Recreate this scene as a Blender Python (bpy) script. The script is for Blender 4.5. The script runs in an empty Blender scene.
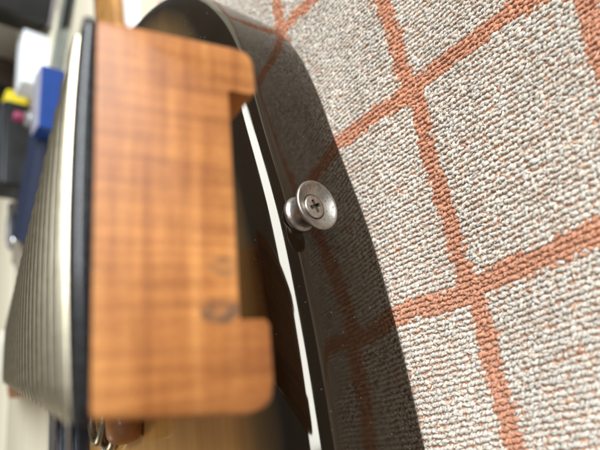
import bpy, bmesh, math, random
import numpy as np
from mathutils import Vector, Matrix

random.seed(4)
RNG = np.random.default_rng(7)
S = 0.001                                   # everything below is written in millimetres
scene = bpy.context.scene
COL = scene.collection

# ------------------------------------------------------------------ camera
cam_data = bpy.data.cameras.new('camera')
cam = bpy.data.objects.new('camera', cam_data)
COL.objects.link(cam)
right = Vector((-0.15627, -0.61989, -0.76897))
up = Vector((0.90563, -0.40065, 0.13894))
fwd = Vector((0.39422, 0.67469, -0.62401))
m = Matrix((right, up, -fwd)).transposed().to_4x4()
m.translation = Vector((0, 0, 0.129))
cam.matrix_world = m
cam_data.sensor_width = 36
cam_data.lens = 33.3
cam_data.clip_start = 0.005
cam_data.clip_end = 20
cam_data.dof.use_dof = True
cam_data.dof.focus_distance = 0.160
cam_data.dof.aperture_fstop = 12.5
scene.camera = cam

# ------------------------------------------------------------------ light (indoors, by a large window)
world = bpy.data.worlds.new('World')
scene.world = world
world.use_nodes = True
bg = world.node_tree.nodes['Background']
bg.inputs['Color'].default_value = (0.96, 0.93, 0.84, 1)
bg.inputs['Strength'].default_value = 0.13


def area_light(name, loc, target, size, size_y, power, color):
    ld = bpy.data.lights.new(name, 'AREA')
    ld.shape = 'RECTANGLE'
    ld.size = size
    ld.size_y = size_y
    ld.energy = power
    ld.color = color
    o = bpy.data.objects.new(name, ld)
    COL.objects.link(o)
    o.location = loc
    zl = (Vector(loc) - Vector(target)).normalized()
    xl = (Vector((1, 0, 0)) - zl * zl.x).normalized()      # long side runs along world X
    o.rotation_euler = Matrix((xl, zl.cross(xl), zl)).transposed().to_euler()
    return o


area_light('window_light', (1.04, -1.10, 1.22), (1.04, 0.05, 0), 2.08, 0.86, 92, (0.90, 0.96, 1.0))
area_light('background_fill', (-0.6, 1.3, 1.1), (0.3, 0.5, 0), 0.6, 0.6, 6, (1.0, 0.92, 0.78))  # added fill, brightens the table and clutter behind

scene.view_settings.view_transform = 'Standard'
scene.view_settings.look = 'None'
scene.view_settings.exposure = 0.16
scene.view_settings.gamma = 1.0

# ------------------------------------------------------------------ helpers


def tag(o, label=None, cat=None, group=None, kind=None):
    if label: o['label'] = label
    if cat: o['category'] = cat
    if group: o['group'] = group
    if kind: o['kind'] = kind
    return o


def link(name, me, mat, parent=None):
    o = bpy.data.objects.new(name, me)
    COL.objects.link(o)
    if mat is not None and not me.materials:
        me.materials.append(mat)
    if parent is not None:
        o.parent = parent
    return o


def empty(name, loc=(0, 0, 0), rz=0):
    o = bpy.data.objects.new(name, None)
    o.empty_display_size = 0.02
    COL.objects.link(o)
    o.location = [c * S for c in loc]
    o.rotation_euler = (0, 0, rz)
    return o


def from_bm(name, bm, mat, parent=None, smooth=True, angle=40):
    bmesh.ops.recalc_face_normals(bm, faces=bm.faces)
    bmesh.ops.scale(bm, vec=(S, S, S), verts=bm.verts)
    me = bpy.data.meshes.new(name)
    bm.to_mesh(me)
    bm.free()
    if smooth:
        for p in me.polygons:
            p.use_smooth = True
        me.set_sharp_from_angle(angle=math.radians(angle))
    return link(name, me, mat, parent)


def box_bm(x0, x1, y0, y1, z0, z1, bev=0.6, seg=2, bm=None):
    new = bmesh.new()
    r = bmesh.ops.create_cube(new, size=1)
    for v in new.verts:
        v.co = Vector(((x0 + x1) / 2 + v.co.x * (x1 - x0), (y0 + y1) / 2 + v.co.y * (y1 - y0), (z0 + z1) / 2 + v.co.z * (z1 - z0)))
    if bev > 0:
        bmesh.ops.bevel(new, geom=new.edges[:], offset=bev, segments=seg, profile=0.5, affect='EDGES')
    return new


def grid_bm(rings, close_u=True, cap_start=False, cap_end=False):
    """rings: list of lists of points, skinned with quads"""
    bm = bmesh.new()
    V = [[bm.verts.new(p) for p in r] for r in rings]
    n = len(V[0])
    for i in range(len(V) - 1):
        for j in range(n if close_u else n - 1):
            k = (j + 1) % n
            bm.faces.new((V[i][j], V[i][k], V[i + 1][k], V[i + 1][j]))
    if cap_start: bm.faces.new(V[0][::-1])
    if cap_end: bm.faces.new(V[-1])
    return bm


def lathe_bm(profile, n=48, axis='z'):
    rings = []
    for r, h in profile:
        ring = []
        for k in range(n):
            t = 2 * math.pi * k / n
            p = (r * math.cos(t), r * math.sin(t), h)
            ring.append(p)
        rings.append(ring)
    return grid_bm(rings, True, True, True)


def tube_bm(path, r, n=10):
    pts = [Vector(p) for p in path]
    rings = []
    ref = Vector((0.12, 0.2, 1)).normalized()
    for i, p in enumerate(pts):
        d = (pts[min(i + 1, len(pts) - 1)] - pts[max(i - 1, 0)]).normalized()
        u = d.cross(ref).normalized()
        w = d.cross(u)
        rr = r[i] if isinstance(r, (list, tuple)) else r
        rings.append([p + rr * (math.cos(2 * math.pi * k / n) * u + math.sin(2 * math.pi * k / n) * w) for k in range(n)])
    return grid_bm(rings, True, True, True)


# ------------------------------------------------------------------ materials
class NT:
    def __init__(self, name):
        self.mat = bpy.data.materials.new(name)
        self.mat.use_nodes = True
        self.t = self.mat.node_tree
        self.b = self.t.nodes['Principled BSDF']

    def n(self, kind, **kw):
        nd = self.t.nodes.new(kind)
        for k, v in kw.items():
            if k in nd.inputs:
                nd.inputs[k].default_value = v
            else:
                setattr(nd, k, v)
        return nd

    def l(self, a, b):
        self.t.links.new(a, b)

    def coords(self, scale=(1, 1, 1), kind='Object'):
        tc = self.n('ShaderNodeTexCoord')
        mp = self.n('ShaderNodeMapping')
        mp.inputs['Scale'].default_value = scale
        self.l(tc.outputs[kind], mp.inputs['Vector'])
        return mp.outputs[0]

    def noise(self, vec, scale, detail=4, rough=0.55):
        nd = self.n('ShaderNodeTexNoise')
        nd.inputs['Scale'].default_value = scale
        nd.inputs['Detail'].default_value = detail
        nd.inputs['Roughness'].default_value = rough
        if vec is not None: self.l(vec, nd.inputs['Vector'])
        return nd.outputs['Fac']

    def ramp(self, fac, stops, interp='LINEAR'):
        nd = self.n('ShaderNodeValToRGB')
        el = nd.color_ramp.elements
        nd.color_ramp.interpolation = interp
        while len(el) < len(stops): el.new(0.5)
        for e, (p, c) in zip(el, stops):
            e.position = p
            e.color = (c[0], c[1], c[2], 1) if isinstance(c, (tuple, list)) else (c, c, c, 1)
        self.l(fac, nd.inputs[0])
        return nd.outputs[0]

    def mix(self, fac, a, b, mode='MIX'):
        nd = self.n('ShaderNodeMix', data_type='RGBA', blend_type=mode)
        for s, v in ((nd.inputs[0], fac), (nd.inputs[6], a), (nd.inputs[7], b)):
            if hasattr(v, 'is_linked') or isinstance(v, bpy.types.NodeSocket): self.l(v, s)
            elif isinstance(v, (tuple, list)): s.default_value = (v[0], v[1], v[2], 1)
            else: s.default_value = v
        return nd.outputs[2]

    def math(self, op, a, b=0.0):
        nd = self.n('ShaderNodeMath', operation=op)
        for s, v in zip(nd.inputs, (a, b)):
            if isinstance(v, bpy.types.NodeSocket): self.l(v, s)
            else: s.default_value = v
        return nd.outputs[0]

    def bump(self, h, strength=0.3, dist=0.0003):
        nd = self.n('ShaderNodeBump')
        nd.inputs['Strength'].default_value = strength
        nd.inputs['Distance'].default_value = dist
        self.l(h, nd.inputs['Height'])
        self.l(nd.outputs[0], self.b.inputs['Normal'])

    def set(self, **kw):
        for k, v in kw.items():
            k = k.replace('_', ' ')
            if isinstance(v, bpy.types.NodeSocket): self.l(v, self.b.inputs[k])
            elif isinstance(v, (tuple, list)): self.b.inputs[k].default_value = (v[0], v[1], v[2], 1)
            else: self.b.inputs[k].default_value = v
        return self


def plain(name, color, rough=0.5, metal=0.0, var=0.12, scale=120, coat=0.0):
    t = NT(name)
    v = t.coords()
    nz = t.noise(v, scale, 5)
    c2 = [c * (1 - var) for c in color]
    c3 = [min(1, c * (1 + var)) for c in color]
    t.set(Base_Color=t.ramp(nz, [(0.3, c2), (0.7, c3)]), Metallic=metal, Coat_Weight=coat, Coat_Roughness=0.05)
    t.set(Roughness=t.ramp(t.noise(v, scale * 3, 3), [(0.3, max(0.02, rough - 0.08)), (0.7, min(1, rough + 0.08))]))
    t.bump(nz, 0.1, 0.0002)
    return t.mat


# end-grain block of the neck
t = NT('neck_wood')
v = t.coords()
rings_n = t.noise(t.coords((14, 3, 260)), 1.0, 4)          # broad bands across the thickness
fine = t.noise(t.coords((620, 20, 30)), 1.0, 5, 0.6)            # fine cross lines
pores = t.noise(t.coords((1400, 60, 1400)), 1.0, 2)
blot = t.noise(v, 55, 3)
c = t.ramp(rings_n, [(0.28, (0.30, 0.098, 0.019)), (0.5, (0.43, 0.162, 0.036)), (0.72, (0.52, 0.225, 0.062))])
c = t.mix(0.58, c, t.ramp(fine, [(0.36, (0.58, 0.44, 0.34)), (0.62, (1.15, 1.15, 1.15))]), 'MULTIPLY')
streak = t.noise(t.coords((35, 5, 520)), 1.0, 4, 0.6)
c = t.mix(0.45, c, t.ramp(streak, [(0.35, (0.66, 0.56, 0.48)), (0.65, (1.15, 1.18, 1.2))]), 'MULTIPLY')
c = t.mix(0.6, c, t.ramp(blot, [(0.3, (0.70, 0.60, 0.52)), (0.7, (1.2, 1.24, 1.28))]), 'MULTIPLY')
c = t.mix(0.4, c, t.ramp(pores, [(0.33, (0.5, 0.42, 0.36)), (0.5, (1, 1, 1))]), 'MULTIPLY')
# two smudged ink stamps on the end face
sep = t.n('ShaderNodeSeparateXYZ')
t.l(v, sep.inputs[0])
wob = t.noise(v, 420, 3)
for (sx, sz, rx, rz, amt) in ((-0.0150, -0.0195, 0.0020, 0.0032, 0.9), (-0.0085, -0.0205, 0.0016, 0.0026, 0.6)):
    dx = t.math('DIVIDE', t.math('SUBTRACT', sep.outputs[0], sx), rx)
    dz = t.math('DIVIDE', t.math('SUBTRACT', sep.outputs[2], sz), rz)
    d2 = t.math('ADD', t.math('MULTIPLY', dx, dx), t.math('MULTIPLY', dz, dz))
    ring = t.ramp(d2, [(0.0, 0.35), (0.25, 0.9), (0.8, 0.75), (1.0, 0.0)])
    ring = t.math('MULTIPLY', ring, t.ramp(wob, [(0.32, 0.25), (0.6, 1.0)]))
    ring = t.math('MULTIPLY', ring, t.math('LESS_THAN', sep.outputs[1], 0.0006))
    c = t.mix(t.math('MULTIPLY', ring, amt), c, (0.05, 0.035, 0.028))
t.set(Base_Color=c, Roughness=0.5, Coat_Weight=0.12, Coat_Roughness=0.3)
t.bump(fine, 0.25, 0.0002)
M_NECK = t.mat

# sunburst lacquer: colour by distance from the outline (a painted-on finish)
t = NT('sunburst_lacquer')
at = t.n('ShaderNodeAttribute', attribute_name='edge_distance')
grain = t.noise(t.coords((6, 160, 60)), 1.0, 6)
blot = t.noise(t.coords(), 22, 3)
d = t.math('ADD', at.outputs['Fac'], t.math('MULTIPLY', t.math('SUBTRACT', blot, 0.5), 0.10))
burst = t.ramp(d, [(0.0, (0.010, 0.006, 0.003)), (0.09, (0.010, 0.006, 0.003)), (0.2, (0.13, 0.075, 0.025)), (0.33, (0.58, 0.30, 0.09)), (1.0, (0.72, 0.40, 0.13))])
c = t.mix(0.5, burst, t.ramp(grain, [(0.3, (0.6, 0.5, 0.4)), (0.7, (1.1, 1.1, 1.1))]), 'MULTIPLY')
dust = t.ramp(t.noise(t.coords(), 2600, 2, 0.8), [(0.66, 0.0), (0.74, 1.0)])
c = t.mix(t.math('MULTIPLY', dust, 0.04), c, (0.5, 0.5, 0.5))
vo = t.n('ShaderNodeTexVoronoi', Scale=420.0)
t.l(t.coords(), vo.inputs['Vector'])
speck = t.math('MULTIPLY', t.math('LESS_THAN', vo.outputs['Distance'], 0.05), t.ramp(t.noise(t.coords(), 60, 3), [(0.45, 0.0), (0.6, 0.8)]))
c = t.mix(speck, c, (0.42, 0.40, 0.36))
t.set(Base_Color=c, IOR=1.6, Specular_Tint=(1.0, 0.92, 0.80))
t.set(Roughness=t.ramp(t.noise(t.coords(), 90, 4), [(0.35, 0.05), (0.75, 0.11)]))
wav = t.noise(t.coords(), 40, 2)
bn = t.n('ShaderNodeBump')
bn.inputs['Strength'].default_value = 0.05
bn.inputs['Distance'].default_value = 0.0006
t.l(wav, bn.inputs['Height'])
t.l(bn.outputs[0], t.b.inputs['Normal'])
M_BODY = t.mat

# towel: colour is a per-loop attribute (dyed yarn)
t = NT('terry_yarn')
at = t.n('ShaderNodeAttribute', attribute_name='yarn')
fib = t.noise(t.coords(), 5200, 3, 0.7)
c = t.mix(0.35, at.outputs['Color'], t.ramp(fib, [(0.3, (0.68, 0.66, 0.64)), (0.7, (1.08, 1.08, 1.08))]), 'MULTIPLY')
t.set(Base_Color=c, Roughness=0.95, Sheen_Weight=0.3, Specular_IOR_Level=0.15)
t.bump(fib, 0.9, 0.0004)
M_YARN = t.mat

t = NT('towel_ground')
# orange ground weave between the loops; further out, where the single loops are not built, flat terry with the same check
v = t.coords()
n1 = t.noise(t.coords((900, 500, 1)), 1.0, 2)
ground = t.ramp(n1, [(0.35, (0.70, 0.33, 0.19)), (0.65, (0.76, 0.55, 0.42))])
sep = t.n('ShaderNodeSeparateXYZ')
t.l(v, sep.inputs[0])
rows = t.noise(t.coords((640, 1100, 300)), 1.0, 3)


def check_line(sock, off, pitch, half_w):
    f_ = t.math('FRACT', t.math('ADD', t.math('DIVIDE', t.math('SUBTRACT', sock, off), pitch), 100.5))
    return t.math('LESS_THAN', t.math('ABSOLUTE', t.math('SUBTRACT', f_, 0.5)), half_w / pitch)


lines = t.math('MAXIMUM', check_line(sep.outputs[0], 0.0365, 0.066, 0.0029), check_line(sep.outputs[1], 0.0795, 0.052, 0.0026))
terry = t.mix(lines, (0.70, 0.64, 0.56), (0.70, 0.32, 0.185))
terry = t.mix(0.8, terry, t.ramp(rows, [(0.35, (0.55, 0.47, 0.42)), (0.6, (1.05, 1.05, 1.05))]), 'MULTIPLY')
inx = t.math('LESS_THAN', t.math('ABSOLUTE', t.math('SUBTRACT', sep.outputs[0], 0.1085)), 0.1535)
iny = t.math('LESS_THAN', t.math('ABSOLUTE', t.math('SUBTRACT', sep.outputs[1], 0.07)), 0.105)
t.set(Base_Color=t.mix(t.math('MULTIPLY', inx, iny), terry, ground), Roughness=1.0, Specular_IOR_Level=0.1)
t.bump(rows, 1.0, 0.0015)
M_GROUND = t.mat

# old nickel of the strap button
t = NT('worn_nickel')
v = t.coords()
pit = t.noise(v, 900, 4, 0.7)
big = t.noise(v, 170, 3)
c = t.mix(t.ramp(pit, [(0.52, 0.0), (0.68, 0.8)]), t.ramp(big, [(0.3, (0.27, 0.245, 0.21)), (0.7, (0.48, 0.445, 0.40))]), (0.12, 0.10, 0.085))
t.set(Base_Color=c, Metallic=1.0, Roughness=t.ramp(pit, [(0.3, 0.32), (0.7, 0.6)]))
t.bump(pit, 0.35, 0.00012)
M_NICKEL = t.mat

t = NT('screw_steel')
v = t.coords()
pit = t.noise(v, 1300, 4, 0.7)
t.set(Base_Color=t.ramp(pit, [(0.3, (0.62, 0.58, 0.52)), (0.75, (0.34, 0.31, 0.27))]), Metallic=1.0, Roughness=0.36)
t.bump(pit, 0.25, 0.0001)
M_SCREW = t.mat

M_RECESS_SHADE = plain('recess_shade', (0.07, 0.055, 0.04), 0.8)  # shade inside the screw's cross recess, put into the colour

t = NT('fret_nickel')
v = t.coords((400, 40, 40))
pit = t.noise(v, 1.0, 3)
t.set(Base_Color=t.ramp(pit, [(0.3, (0.54, 0.465, 0.33)), (0.7, (0.68, 0.60, 0.45))]), Metallic=1.0, Roughness=0.3)
M_FRET = t.mat

M_EBONY = plain('ebony', (0.007, 0.006, 0.007), 0.28, 0, 0.4, 300, 0.25)
M_BONE = plain('nut_bone', (0.7, 0.65, 0.52), 0.4)
M_CHROME = plain('chrome', (0.78, 0.78, 0.80), 0.10, 1.0, 0.05)
M_BLUED = plain('blued_steel', (0.03, 0.034, 0.045), 0.35, 0.5)
M_BRASS = plain('pale_nickel', (0.42, 0.38, 0.29), 0.3, 1.0, 0.08)
M_HANDLE = plain('handle_wood', (0.40, 0.15, 0.04), 0.5, 0, 0.35, 90, 0.1)
M_BLACK = plain('black_plastic', (0.012, 0.012, 0.013), 0.45, 0, 0.3)
M_DGREY = plain('dark_grey_plastic', (0.045, 0.05, 0.055), 0.5, 0, 0.2)
M_YELLOW = plain('yellow_plastic', (0.80, 0.62, 0.03), 0.4)
M_BLUE = plain('blue_card', (0.001, 0.035, 0.20), 0.4, 0, 0.1)
M_LILAC = plain('lilac_card', (0.36, 0.35, 0.42), 0.6)
M_NAVY = plain('navy_cloth', (0.018, 0.026, 0.06), 0.6)
M_WHITE = plain('white_card', (0.84, 0.86, 0.88), 0.6, 0, 0.04)
M_TAUPE = plain('taupe_card', (0.32, 0.27, 0.21), 0.7)
M_BROWN = plain('brown_card', (0.09, 0.06, 0.04), 0.7)
M_GREYG = plain('grey_green_card', (0.22, 0.23, 0.19), 0.6)
M_PINK = plain('magenta_plastic', (0.26, 0.035, 0.085), 0.4)
M_GPLAS = plain('smoky_plastic', (0.22, 0.20, 0.20), 0.25, 0, 0.3, 60, 0.6)
M_AMBER = plain('amber_wood', (0.42, 0.20, 0.055), 0.45, 0, 0.25, 70)
M_FOAM = plain('grey_foam', (0.2, 0.2, 0.2), 0.9)

t = NT('cream_laminate')
g = t.noise(t.coords((3, 60, 20)), 1.0, 5)
t.set(Base_Color=t.ramp(g, [(0.3, (0.66, 0.59, 0.44)), (0.7, (0.78, 0.71, 0.56))]), Roughness=0.5)
M_CREAM = t.mat
M_SEAM = plain('table_core', (0.10, 0.085, 0.06), 0.8)

# ------------------------------------------------------------------ table
TZ = -45.0
table = from_bm('table', box_bm(-900, 1700, -350, 1700, TZ - 40, TZ - 3, 2), M_SEAM)
tag(table, kind='structure')
pl_me = None
for i in range(13):
    y0 = -350 + i * 157.5
    if pl_me is None:
        pl = from_bm('plank', box_bm(-900, 1700, -77, 77, -3, 0, 0.8), M_CREAM, table)
        pl_me = pl.data
    else:
        pl = link('plank', pl_me, None, table)
    pl.location = (0, (y0 + 75) * S, TZ * S)

riser = from_bm('foam_pad', box_bm(-330, 276, -160, 352, TZ + 0.2, -5.0, 3), M_FOAM)
tag(riser, kind='structure')

# ------------------------------------------------------------------ guitar body
ctrl = [(3, 102.6), (34, 102.8), (64, 104.8), (98, 110.2), (128, 115), (153, 122.5), (176, 136.5), (192, 156), (200, 182), (199, 214),
        (186, 244), (158, 265), (120, 274), (80, 278), (40, 287), (-5, 300), (-65, 312), (-135, 306), (-190, 275), (-214, 225),
        (-204, 168), (-165, 126), (-110, 109.5), (-50, 104)]


def catmull(pts, n):
    out = []
    N = len(pts)
    for i in range(N):
        p0, p1, p2, p3 = [np.array(pts[(i + k) % N], float) for k in (-1, 0, 1, 2)]
        for k in range(n):
            u = k / n
            out.append(0.5 * (2 * p1 + (p2 - p0) * u + (2 * p0 - 5 * p1 + 4 * p2 - p3) * u * u + (3 * p1 - p0 - 3 * p2 + p3) * u ** 3))
    return np.array(out)


OUT = catmull(ctrl, 12)
tang = np.roll(OUT, -1, 0) - np.roll(OUT, 1, 0)
tang /= np.linalg.norm(tang, axis=1)[:, None]
NRM = np.stack([tang[:, 1], -tang[:, 0]], 1)      # outward for counter-clockwise outline
ZB, ZTOP = 1.4, 42.0


def inset(d):
    return OUT - NRM * d


def edge_dist(P):
    d = np.full(len(P), 1e9)
    for i in range(len(OUT)):
        A, B = OUT[i], OUT[(i + 1) % len(OUT)]
        AB = B - A
        tt = np.clip(((P - A) @ AB) / (AB @ AB), 0, 1)
        d = np.minimum(d, np.linalg.norm(P - (A + tt[:, None] * AB), axis=1))
    return d


rings, dist = [], []
cen = np.array([0.0, 205.0])


def add_ring(P, z, d):
    rings.append([(p[0], p[1], z) for p in P])
    dist.append(np.full(len(P), d) if np.isscalar(d) else d)


rb, rt = 3.0, 10.0
for k in range(9):
    a = math.pi / 2 * k / 8
    add_ring(inset(rb * (1 - math.sin(a))), ZB + rb * (1 - math.cos(a)), 0.0)
for z in (12, 20, 27):
    add_ring(OUT, z, 0.0)
for k in range(17):
    a = math.pi / 2 * k / 16
    add_ring(inset(rt * (1 - math.cos(a))), ZTOP - rt + rt * math.sin(a), rt * (1 - math.cos(a)))
base_in = inset(rt)
for s in np.linspace(0.985, 0.02, 26):
    P = cen + (base_in - cen) * s
    add_ring(P, ZTOP + 0.0, edge_dist(P))
bm = grid_bm(rings, True, True, True)
lay = bm.verts.layers.float.new('edge_distance')
bm.verts.ensure_lookup_table()
flat = np.concatenate(dist) / 100.0
for i, vtx in enumerate(bm.verts):
    vtx[lay] = float(flat[i])
guitar = empty('electric_guitar', (0, 0, 0))
tag(guitar, 'glossy dark sunburst guitar body lying on the checked towel', 'guitar')
from_bm('body_shell', bm, M_BODY, guitar, True, 60)

# strap button, screwed into the rim (axis along -Y)
bx, by, bz = 64.2, 104.7, 32.3
button = empty('strap_button', (bx, by, bz))
button.scale = (1.05, 0.86, 1.05)
tag(button, 'worn nickel strap button with cross head screw on the dark rim', 'strap button')
axis_rot = (math.radians(90), 0, math.radians(-4))    # local +Z -> world -Y


def orient(o, extra=0.0):
    o.rotation_euler = axis_rot
    return o


prof = [(0.0, -0.3), (4.4, -0.3), (4.9, 0.1), (5.0, 0.8), (4.8, 1.5), (4.3, 1.9), (4.1, 2.4), (3.85, 3.2), (3.75, 4.2), (3.8, 5.2), (4.05, 6.2), (4.5, 7.1), (5.4, 7.9),
        (6.2, 8.5), (6.7, 9.0), (6.85, 9.5), (6.8, 9.95), (6.55, 10.2), (6.25, 10.15), (5.9, 9.8), (5.2, 9.2), (4.4, 8.6), (3.7, 8.2), (3.5, 8.1), (3.4, 7.2), (0.0, 7.2)]
prof = [(max(r, 0.02), h) for r, h in prof]
ob = from_bm('button_body', lathe_bm(prof, 72), M_NICKEL, button, True, 50)
orient(ob)
# the screw head is a disc with a real cross recess
bm = bmesh.new()
n = 48
R0 = 3.25


def head_z(r):
    return 8.35 + 0.55 * math.sqrt(max(0, 1 - (r / R0) ** 2))


def in_cross(x, y):
    w = 0.42
    return (abs(x) < w and abs(y) < 1.75) or (abs(y) < w and abs(x) < 1.75)


G = 64
vs = {}
for i in range(G + 1):
    for j in range(G + 1):
        x, y = -R0 + 2 * R0 * i / G, -R0 + 2 * R0 * j / G
        r = math.hypot(x, y)
        if r <= R0:
            z = head_z(r)
            if in_cross(x, y): z -= 1.3
            vs[i, j] = bm.verts.new((x, y, z))
for i in range(G):
    for j in range(G):
        q = [(i, j), (i + 1, j), (i + 1, j + 1), (i, j + 1)]
        if all(k in vs for k in q):
            fc_ = bm.faces.new([vs[k] for k in q])
            if min(vs[k].co.z for k in q) < 8.0: fc_.material_index = 1
ca = math.radians(24)
bmesh.ops.rotate(bm, cent=(0, 0, 0), matrix=Matrix.Rotation(ca, 3, 'Z'), verts=bm.verts)
sh = lathe_bm([(3.22, 7.0), (3.22, 8.3), (3.1, 8.5), (2.95, 8.62)], 48)
me_tmp = bpy.data.meshes.new('tmp')
sh.faces.ensure_lookup_table()
bmesh.ops.delete(sh, geom=[f_ for f_ in sh.faces if len(f_.verts) > 4], context='FACES_ONLY')
sh.to_mesh(me_tmp)
sh.free()
bm.from_mesh(me_tmp)
bpy.data.meshes.remove(me_tmp)
ob = orient(from_bm('screw_head', bm, M_SCREW, button, True, 35))
ob.data.materials.append(M_RECESS_SHADE)

# ------------------------------------------------------------------ detached neck
NP = np.array([36.6, 66.9, 106.3])
NR = Matrix(((0.982, 0.187, -0.007), (-0.181, 0.962, 0.204), (0.045, -0.199, 0.979)))
neck = bpy.data.objects.new('guitar_neck', None)
COL.objects.link(neck)
q = NR.to_quaternion().normalized()
neck.rotation_mode = 'QUATERNION'
neck.rotation_quaternion = q
neck.location = NP * S
tag(neck, 'detached guitar neck, blurred orange wooden end toward the viewer', 'guitar neck')
FL = 462.0                        # fingerboard length
FT = 2.2                          # its thickness at the edge


def half(y):
    return 28.5 - (28.5 - 21.3) * y / FL


def crown(x, y=0):
    return (half(0) ** 2 - x * x) / (2 * 400.0) - 0.6


def rounded(poly, radii, n=6):
    """round the corners of a polygon in the x-z plane"""
    out = []
    N = len(poly)
    for i in range(N):
        p0, p1, p2 = Vector(poly[i - 1]), Vector(poly[i]), Vector(poly[(i + 1) % N])
        r = radii[i]
        if r <= 0:
            for k in range(n + 1): out.append((p1.x, p1.y))
            continue
        a, b_ = (p0 - p1).normalized(), (p2 - p1).normalized()
        s, e = p1 + a * r, p1 + b_ * r
        for k in range(n + 1):
            u = k / n
            qd = (1 - u) ** 2 * s + 2 * u * (1 - u) * p1 + u * u * e
            out.append((qd.x, qd.y))
    return out


# heel block, cut with the shallow channel along its underside
T = 27.6
heel_poly = [(-28.2, -FT), (28.2, -FT), (28.4, -T), (20.6, -T), (20.6, -T + 4.8), (-17.0, -T + 4.8), (-17.0, -T), (-29.8, -T)]
sec = rounded(heel_poly, [0.6, 0.6, 3.6, 0.8, 0.5, 0.5, 0.8, 4.6])
rings = []
for y, s in ((0, 0.975), (0.25, 0.99), (0.8, 1.0), (20, 1.0), (45, 1.0), (68, 0.99), (74, 0.975)):
    rings.append([(x * s * half(y) / 28.5, y, -FT + (z + FT) * s) for x, z in sec])
rings = [[(x + 0.13 * math.sin(z * 1.9 + x * 0.7) + 0.07 * math.sin(z * 5.3 + x * 2.1), y, z + 0.13 * math.sin(x * 1.3 + 1.0) * math.sin(x * 0.31) + 0.06 * math.sin(x * 4.1)) for x, y, z in r_] for r_ in rings]
from_bm('heel', grid_bm(rings, True, True, True), M_NECK, neck, True, 35)
# shaft
rings = []
for y in list(np.linspace(72, FL + 2, 24)):
    h = half(y) - 0.3
    th = 19.5 - 3.0 * (y - 72) / (FL - 72)
    if y < 105: th += (T - 2 - 19.5) * (1 - (y - 72) / 33.0) ** 2
    ring = []
    for k in range(21):
        a = math.pi * k / 20
        ring.append((h * math.cos(a), y, -FT - (th - FT) * math.sin(a) ** 0.75))
    rings.append(ring)
from_bm('shaft', grid_bm(rings, True, True, True), M_NECK, neck, True, 50)
# headstock
rings = []
for y, w0, w1, z0, z1 in ((FL + 2, -21, 21, -16.5, -3), (FL + 20, -27, 24, -18.5, -6.5), (FL + 50, -36, 30, -20, -7.5), (FL + 120, -36, 34, -20, -7.5), (FL + 165, -30, 38, -20, -7.5), (FL + 180, -14, 30, -20, -7.5)):
    rings.append([(w0, y, z0), (w1, y, z0), (w1, y, z1), (w0, y, z1)])
from_bm('headstock', grid_bm(rings, True, True, True), M_NECK, neck, True, 30)
# fingerboard with its arched face
rings = []
for y in (0, 0.12, 0.35, 0.7, 1.1, 40, 120, 200, 280, 360, FL):
    ring = []
    e = {0: 1.0, 0.12: 0.6, 0.35: 0.3, 0.7: 0.1}.get(y, 0.0)
    for k in range(25):
        x = (half(y) - e * 0.5) * (1 - 2 * k / 24)
        ring.append((x, y, crown(x) - e))
    ring.append((-half(y) + e * 0.5, y, -FT + 0.02))
    ring.append((half(y) - e * 0.5, y, -FT + 0.02))
    rings.append(ring)
from_bm('fingerboard', grid_bm(rings, True, True, True), M_EBONY, neck, True, 35)
# frets
SC = 628.0
for k in range(1, 23):
    y = (FL - 3) - SC * (1 - 2 ** (-k / 12.0))
    rings = []
    hw = half(y) + 0.12
    for i in range(23):
        x = -hw + 2 * hw * i / 22
        e = 0.0 if 0 < i < 22 else 0.55
        ring = []
        for j in range(7):
            a = math.pi * j / 6
            ring.append((x, y + 1.35 * math.cos(a), crown(x) - 0.1 + (1.3 - e) * math.sin(a)))
        rings.append(ring)
    from_bm('fret', grid_bm(rings, True, True, True), M_FRET, neck, True, 60)
bmn = box_bm(-21.2, 21.2, FL, FL + 4.5, -FT, 3.0, 0.6)
from_bm('nut', bmn, M_BONE, neck)

# ------------------------------------------------------------------ towel
XS, YS = 66.0, 52.0                     # printed-check pitch
LX, LY = 36.5, 79.5


def towel_h(x, y):
    return 0.9 * np.sin(x / 33.0 + 0.4) * np.sin(y / 27.0 + 1.0) + 0.6 * np.sin(x / 17.0 - y / 21.0) + 0.4 * np.sin(y / 9.0 + x / 40.0)


def towel_z(x, y):
    z = towel_h(x, y) * np.clip((104 - y) / 25.0 + 0.15, 0.15, 1.0) - 1.4
    over = np.clip((y - 358) / 60.0, 0, None)
    return z


towel = empty('towel', (0, 0, 0))
tag(towel, 'cream terry towel with an orange check spread under the guitar body', 'towel')
# woven ground
gx = np.concatenate([np.linspace(-340, 280, 156), [284, 286, 287]])
gy = np.concatenate([np.linspace(-170, 352, 105), [358, 361, 362, 362.5]])
GX, GY = np.meshgrid(gx, gy, indexing='ij')
GZ = towel_z(GX, GY) - 0.2
GZ[-3, :] = -5; GZ[-2, :] = -15; GZ[-1, :] = TZ + 1; GZ[:, -4] = -2.6; GZ[:, -3] = -6; GZ[:, -2] = -20; GZ[:, -1] = TZ + 1
GZ[-1, :] = TZ + 1
bm = grid_bm([[(GX[i, j], GY[i, j], GZ[i, j]) for j in range(len(gy))] for i in range(len(gx))], close_u=False)
from_bm('woven_ground', bm, M_GROUND, towel, True, 80)

# terry loops
PX, PY = 1.58, 0.70
ix = np.arange(-45, 262, PX)
iy = np.arange(-35, 175, PY)
LXg, LYg = np.meshgrid(ix, iy, indexing='ij')
lx = LXg.ravel() + RNG.normal(0, 0.17, LXg.size)
ly = LYg.ravel() + RNG.normal(0, 0.25, LXg.size) + (np.arange(LXg.shape[0])[:, None] % 2 * PY / 2 + np.zeros_like(LXg)).ravel()
wavy = 1.1 * np.sin(ly / 23.0 + lx / 31.0) + 0.6 * np.sin(ly / 9.0 + lx / 13.0)
lx = lx + wavy * 0.5
P2 = np.stack([lx, ly], 1)
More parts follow.
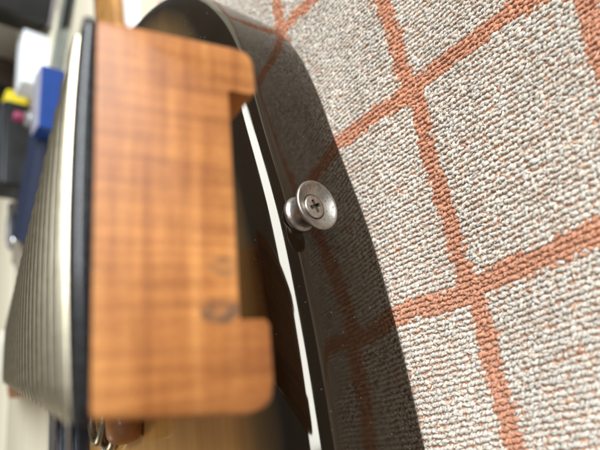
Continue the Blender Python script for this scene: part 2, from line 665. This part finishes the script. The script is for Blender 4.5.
# keep loops outside the body's footprint
inside = np.zeros(len(P2), bool)
for i in range(len(OUT)):
    A, B = OUT[i], OUT[(i + 1) % len(OUT)]
    cond = (A[1] > P2[:, 1]) != (B[1] > P2[:, 1])
    with np.errstate(divide='ignore', invalid='ignore'):
        xi = (B[0] - A[0]) * (P2[:, 1] - A[1]) / (B[1] - A[1]) + A[0]
    inside ^= cond & (P2[:, 0] < xi)
ed = edge_dist(P2)
keep = (~inside) | (ed < 4.0)
keep &= (ly < 128) | (lx > 120)
near_edge = (inside & (ed < 4.0))[keep]
lx, ly = lx[keep], ly[keep]
NL = len(lx)
lz = towel_z(lx, ly)
# colours: which loops belong to the check lines
wobx = 0.7 * np.sin(ly / 11.0) + 0.5 * np.sin(ly / 4.3 + 1)
woby = 0.7 * np.sin(lx / 12.0) + 0.5 * np.sin(lx / 5.1 + 2)
dxl = np.abs((lx + wobx - LX + XS / 2) % XS - XS / 2)
dyl = np.abs((ly + woby - LY + YS / 2) % YS - YS / 2)
is_or = (dxl < 3.05 + RNG.normal(0, 0.4, NL)) | (dyl < 2.85 + RNG.normal(0, 0.4, NL))
is_or |= RNG.random(NL) < 0.006
white = np.array([0.85, 0.765, 0.655])
orange = np.array([0.80, 0.365, 0.205])
colr = np.where(is_or[:, None], orange, white) * (1 + RNG.normal(0, 0.08, NL) + 0.07 * np.sin(lx / 14.0 + ly / 19.0) * np.sin(ly / 8.0))[:, None]
mixin = RNG.random(NL) < 0.16
colr[mixin & ~is_or] *= np.array([1.0, 0.90, 0.82])
# every loop is a little arch of yarn lying over
K, SD = 5, 4
u = np.linspace(0, 1, K)
arch_y = -np.cos(u * math.pi * 1.08)            # along the row
arch_z = np.sin(u * math.pi)
yaw = RNG.normal(0.42, 0.33, NL)
lean = RNG.normal(-0.45, 0.3, NL)
wl = RNG.uniform(0.4, 0.9, NL)
hl = RNG.uniform(0.35, 0.75, NL)
hl[near_edge] *= 0.5
rad = RNG.uniform(0.30, 0.54, NL)
cx = np.zeros((NL, K, 3))
cx[:, :, 1] = wl[:, None] * arch_y
cx[:, :, 2] = hl[:, None] * arch_z - 0.25
cx[:, :, 0] = np.sin(lean)[:, None] * hl[:, None] * arch_z + RNG.normal(0, 0.08, (NL, K))
cy_, sy_ = np.cos(yaw)[:, None], np.sin(yaw)[:, None]
X0, Y0 = cx[:, :, 0] * cy_ - cx[:, :, 1] * sy_, cx[:, :, 0] * sy_ + cx[:, :, 1] * cy_
ctr = np.stack([X0 + lx[:, None], Y0 + ly[:, None], cx[:, :, 2] + lz[:, None]], 2)
tg = np.gradient(ctr, axis=1)
tg /= np.linalg.norm(tg, axis=2)[:, :, None] + 1e-9
side = np.stack([np.cos(yaw), np.sin(yaw), np.zeros(NL)], 1)[:, None, :] * np.ones((1, K, 1))
up_ = np.cross(tg, side)
up_ /= np.linalg.norm(up_, axis=2)[:, :, None] + 1e-9
sd2 = np.cross(up_, tg)
ang = np.linspace(0, 2 * math.pi, SD, endpoint=False)
taper = np.array([0.85, 1.05, 1.1, 1.05, 0.85])
rr = rad[:, None] * taper[None, :]
verts = ctr[:, :, None, :] + rr[:, :, None, None] * (np.cos(ang)[None, None, :, None] * sd2[:, :, None, :] + np.sin(ang)[None, None, :, None] * up_[:, :, None, :])
verts = verts.reshape(-1, 3) * S
base = np.arange(NL)[:, None, None, None] * (K * SD)
kk = np.arange(K - 1)[None, :, None]
ss = np.arange(SD)[None, None, :]
f0 = kk * SD + ss
f1 = kk * SD + (ss + 1) % SD
f2 = (kk + 1) * SD + (ss + 1) % SD
f3 = (kk + 1) * SD + ss
fq = np.stack(np.broadcast_arrays(f0, f1, f2, f3), -1) + base
fq = fq.reshape(-1, 4)
# loose fibres standing off the loops
NF = NL * 2
fi = RNG.integers(0, NL, NF)
fk = RNG.integers(1, K - 1, NF)
p0 = ctr[fi, fk] + RNG.normal(0, 0.25, (NF, 3)) * np.array([1, 1, 0.5])
d1 = RNG.normal(0, 1, (NF, 3)); d1[:, 2] = np.abs(d1[:, 2]) * 0.7 + 0.25
d1 /= np.linalg.norm(d1, axis=1)[:, None]
d2 = d1 + RNG.normal(0, 0.7, (NF, 3)); d2 /= np.linalg.norm(d2, axis=1)[:, None]
ln = RNG.uniform(0.5, 1.25, NF)[:, None]
wv = np.cross(d1, RNG.normal(0, 1, (NF, 3))); wv /= np.linalg.norm(wv, axis=1)[:, None]
wv *= 0.08
p1 = p0 + d1 * ln * 0.6
p2 = p1 + d2 * ln * 0.5
fv = np.stack([p0 - wv, p0 + wv, p1 - wv, p1 + wv, p2 - wv * 0.4, p2 + wv * 0.4], 1).reshape(-1, 3) * S
fb = np.arange(NF)[:, None, None] * 6 + np.array([[0, 1, 3, 2], [2, 3, 5, 4]])[None] + len(verts)
verts = np.concatenate([verts, fv])
fq = np.concatenate([fq, fb.reshape(-1, 4)])
me = bpy.data.meshes.new('terry_pile')
me.vertices.add(len(verts))
me.vertices.foreach_set('co', verts.ravel())
me.loops.add(fq.size)
me.loops.foreach_set('vertex_index', fq.ravel().astype(np.int32))
me.polygons.add(len(fq))
me.polygons.foreach_set('loop_start', (np.arange(len(fq)) * 4).astype(np.int32))
me.polygons.foreach_set('loop_total', np.full(len(fq), 4, np.int32))
me.polygons.foreach_set('use_smooth', np.ones(len(fq), bool))
ca_ = me.color_attributes.new('yarn', 'FLOAT_COLOR', 'POINT')
cc = np.ones((NL, K * SD, 4))
cc[:, :, :3] = np.clip(colr, 0, 1)[:, None, :]
fc = np.ones((NF, 6, 4))
fc[:, :, :3] = np.clip(colr[fi] * 1.05, 0, 1)[:, None, :]
cc = np.concatenate([cc.reshape(-1, 4), fc.reshape(-1, 4)])
ca_.data.foreach_set('color', cc.ravel())
me.update()
me.validate()
pile = link('terry_pile', me, M_YARN, towel)
tag(pile, kind='stuff')

# ------------------------------------------------------------------ tools on the body, beside the neck
for (y0, y1, lab, mt) in ((243, 251, 'bright steel bar nearest the wooden handle on the guitar body', M_CHROME), (262, 271, 'bright steel bar furthest from the wooden handle on the guitar body', M_CHROME)):
    r = empty('steel_bar', (0, 0, ZTOP))
    tag(r, lab, 'steel bar', 'steel bars on the guitar body')
    from_bm('bar', box_bm(-120, 44, y0 - 4, y1 + 4, 0.1, 5.0, 0.8), M_BLUED, r)
    from_bm('polished_edge', box_bm(-119, 43, y0, y1, 5.05, 6.8, 0.7), mt, r)
hd = empty('wooden_handle', (0, 0, ZTOP))
tag(hd, 'rounded orange wooden handle end poking out below the neck', 'handle')
pth = [(x_, 191, 6.1) for x_ in (16.0, 16.4, 17.2, 18.8, 22, 30, 38)]
from_bm('grip', tube_bm(pth, [1.8, 3.6, 4.9, 5.7, 6.0, 6.0, 5.6], 28), M_HANDLE, hd, True, 60)
from_bm('collar', tube_bm([(38, 191, 6.1), (46, 191, 6.1)], 4.6, 24), M_BRASS, hd)
from_bm('blade', tube_bm([(46, 191, 6.1), (58, 191, 6.1)], 2.4, 16), M_CHROME, hd)
lp = empty('wire_loop', (0, 0, ZTOP))
tag(lp, 'bent shiny wire loop between wooden handle and steel bars', 'wire loop')
path = [(60, 208, 1.8)] + [(26 - 9 * math.sin(math.pi * k / 12), 215 - 7 * math.cos(math.pi * k / 12), 1.8) for k in range(13)] + [(60, 222, 1.8)]
from_bm('wire', tube_bm(path, 1.6, 12), M_BRASS, lp, True, 70)
path = [(60, 212, 5.0)] + [(30 - 10 * math.sin(math.pi * k / 12), 218 - 6 * math.cos(math.pi * k / 12), 5.0) for k in range(13)] + [(60, 224, 5.0)]
from_bm('upper_wire', tube_bm(path, 1.5, 12), M_BRASS, lp, True, 70)

# ------------------------------------------------------------------ clutter on the table behind


def simple(name, label, cat, boxes, loc, rz, group=None):
    r = empty(name, loc, rz)
    tag(r, label, cat, group)
    for pn, b_, mt in boxes:
        bev = b_[6] if len(b_) > 6 else 1.5
        from_bm(pn, box_bm(*b_[:6], bev, 3), mt, r)
    return r


simple('black_case', 'black plastic block with a yellow end lying on the table', 'case',
       [('shell', (-72, 66, -20, 20, 0, 34, 4), M_BLACK), ('lid', (-68, 62, -18, 16, 34.1, 37, 1.2), M_DGREY), ('yellow_end', (66.2, 90, -18, 16, 2, 32, 5), M_YELLOW)],
       (455, 712, TZ), math.radians(5))
simple('blue_box', 'bright blue card box standing behind the neck', 'box',
       [('shell', (-47, 36, -14, 14, 0, 27, 0.8), M_BLUE), ('top_panel', (-46, 35, -13, 13, 27.1, 28, 0.4), M_LILAC)], (438, 566, TZ), math.radians(-4))
simple('white_box', 'white card box behind the blue box', 'box',
       [('shell', (-30, 60, -16, 16, 0, 31, 0.8), M_WHITE), ('flap', (-29, 59, -16.9, -16.1, 14, 30, 0.2), M_WHITE)], (530, 640, TZ), math.radians(2))
simple('navy_book', 'flat dark navy book along the far side of the neck', 'book',
       [('cover', (-85, 85, -52, 0, 0, 18, 1), M_NAVY), ('pages', (-83, 85.4, -51, -1, 2.5, 15.5, 0.4), M_WHITE)], (388, 651, TZ), math.radians(-31))
simple('taupe_box', 'taupe card box in the far corner behind the white box', 'box',
       [('shell', (-55, 55, -40, 40, 0, 110, 1), M_TAUPE), ('lid', (-56.5, 56.5, -41.5, 41.5, 100, 113, 1), M_TAUPE)], (745, 840, TZ), math.radians(-8))
simple('brown_box', 'dark brown card box between the taupe box and black block', 'box',
       [('shell', (-50, 50, -40, 40, 0, 110, 1), M_BROWN), ('front_panel', (-44, 4, -41, -40.1, 6, 108, 0.3), M_BLACK)], (632, 850, TZ), math.radians(-6))
simple('black_equipment_case', 'large black case with a grey base strip in the corner', 'case',
       [('shell', (0, 240, 0, 90, 6, 190, 3), M_BLACK), ('base_strip', (-1.5, 240, -1.5, 91, 0, 5.9, 0.6), M_GPLAS)], (592, 606, TZ), math.radians(-30))
simple('grey_sheet', 'grey card sheet lying in front of the black case', 'card',
       [('board', (-45, 60, -30, 24, 0, 4, 0.8), M_GREYG), ('dark_flap', (10, 62, -34, -8, 4.1, 6, 0.3), M_BLACK)], (535, 565, TZ), math.radians(-30))
simple('amber_block', 'amber wooden block by the rounded end of the guitar body', 'block',
       [('block', (-70, 90, -22, 22, 0, 10, 1.2), M_AMBER), ('dark_edge', (-70, 90, 22.1, 27, 0, 9, 0.5), M_BLACK)], (452, 406, TZ), math.radians(4))
simple('white_card', 'white card lying next to the amber block', 'card',
       [('sheet', (-50, 80, -9, 16, 0, 1.2, 0.3), M_WHITE), ('under_sheet', (-52, 78, -10, 15, -0.9, -0.1, 0.2), M_WHITE)], (430, 362, TZ + 1.2), math.radians(4))
simple('brown_offcut', 'small brown card offcut lying against the navy book', 'card',
       [('sheet', (-18, 18, -20, 20, 0, 5, 0.6), M_TAUPE)], (305, 716, TZ), math.radians(-31))

r = empty('pliers', (385, 752, TZ), math.radians(12))
tag(r, 'small silver pliers on the table below the black block', 'pliers')
from_bm('jaw', box_bm(-6, 6, -5, 5, 2, 10, 2), M_CHROME, r)
for sgn in (-1, 1):
    from_bm('arm', tube_bm([(-4 * sgn * 0.2, sgn * 2, 6), (-18, sgn * 9, 6), (-45, sgn * 11, 6), (-62, sgn * 8, 6)], [3, 4.5, 5, 3.5], 12), M_GPLAS if sgn > 0 else M_CHROME, r)
r = empty('plastic_bottle', (462, 648, TZ), 0)
tag(r, 'smoky plastic bottle with a magenta cap between black block and blue box', 'bottle')
from_bm('bottle_body', lathe_bm([(0.1, 0), (11, 0), (12, 2), (12, 14), (9, 19), (6, 21), (6, 25), (0.1, 25)], 28), M_GPLAS, r)
from_bm('cap', lathe_bm([(0.1, 22), (7, 22), (7, 31), (6, 33), (0.1, 33)], 24), M_PINK, r)
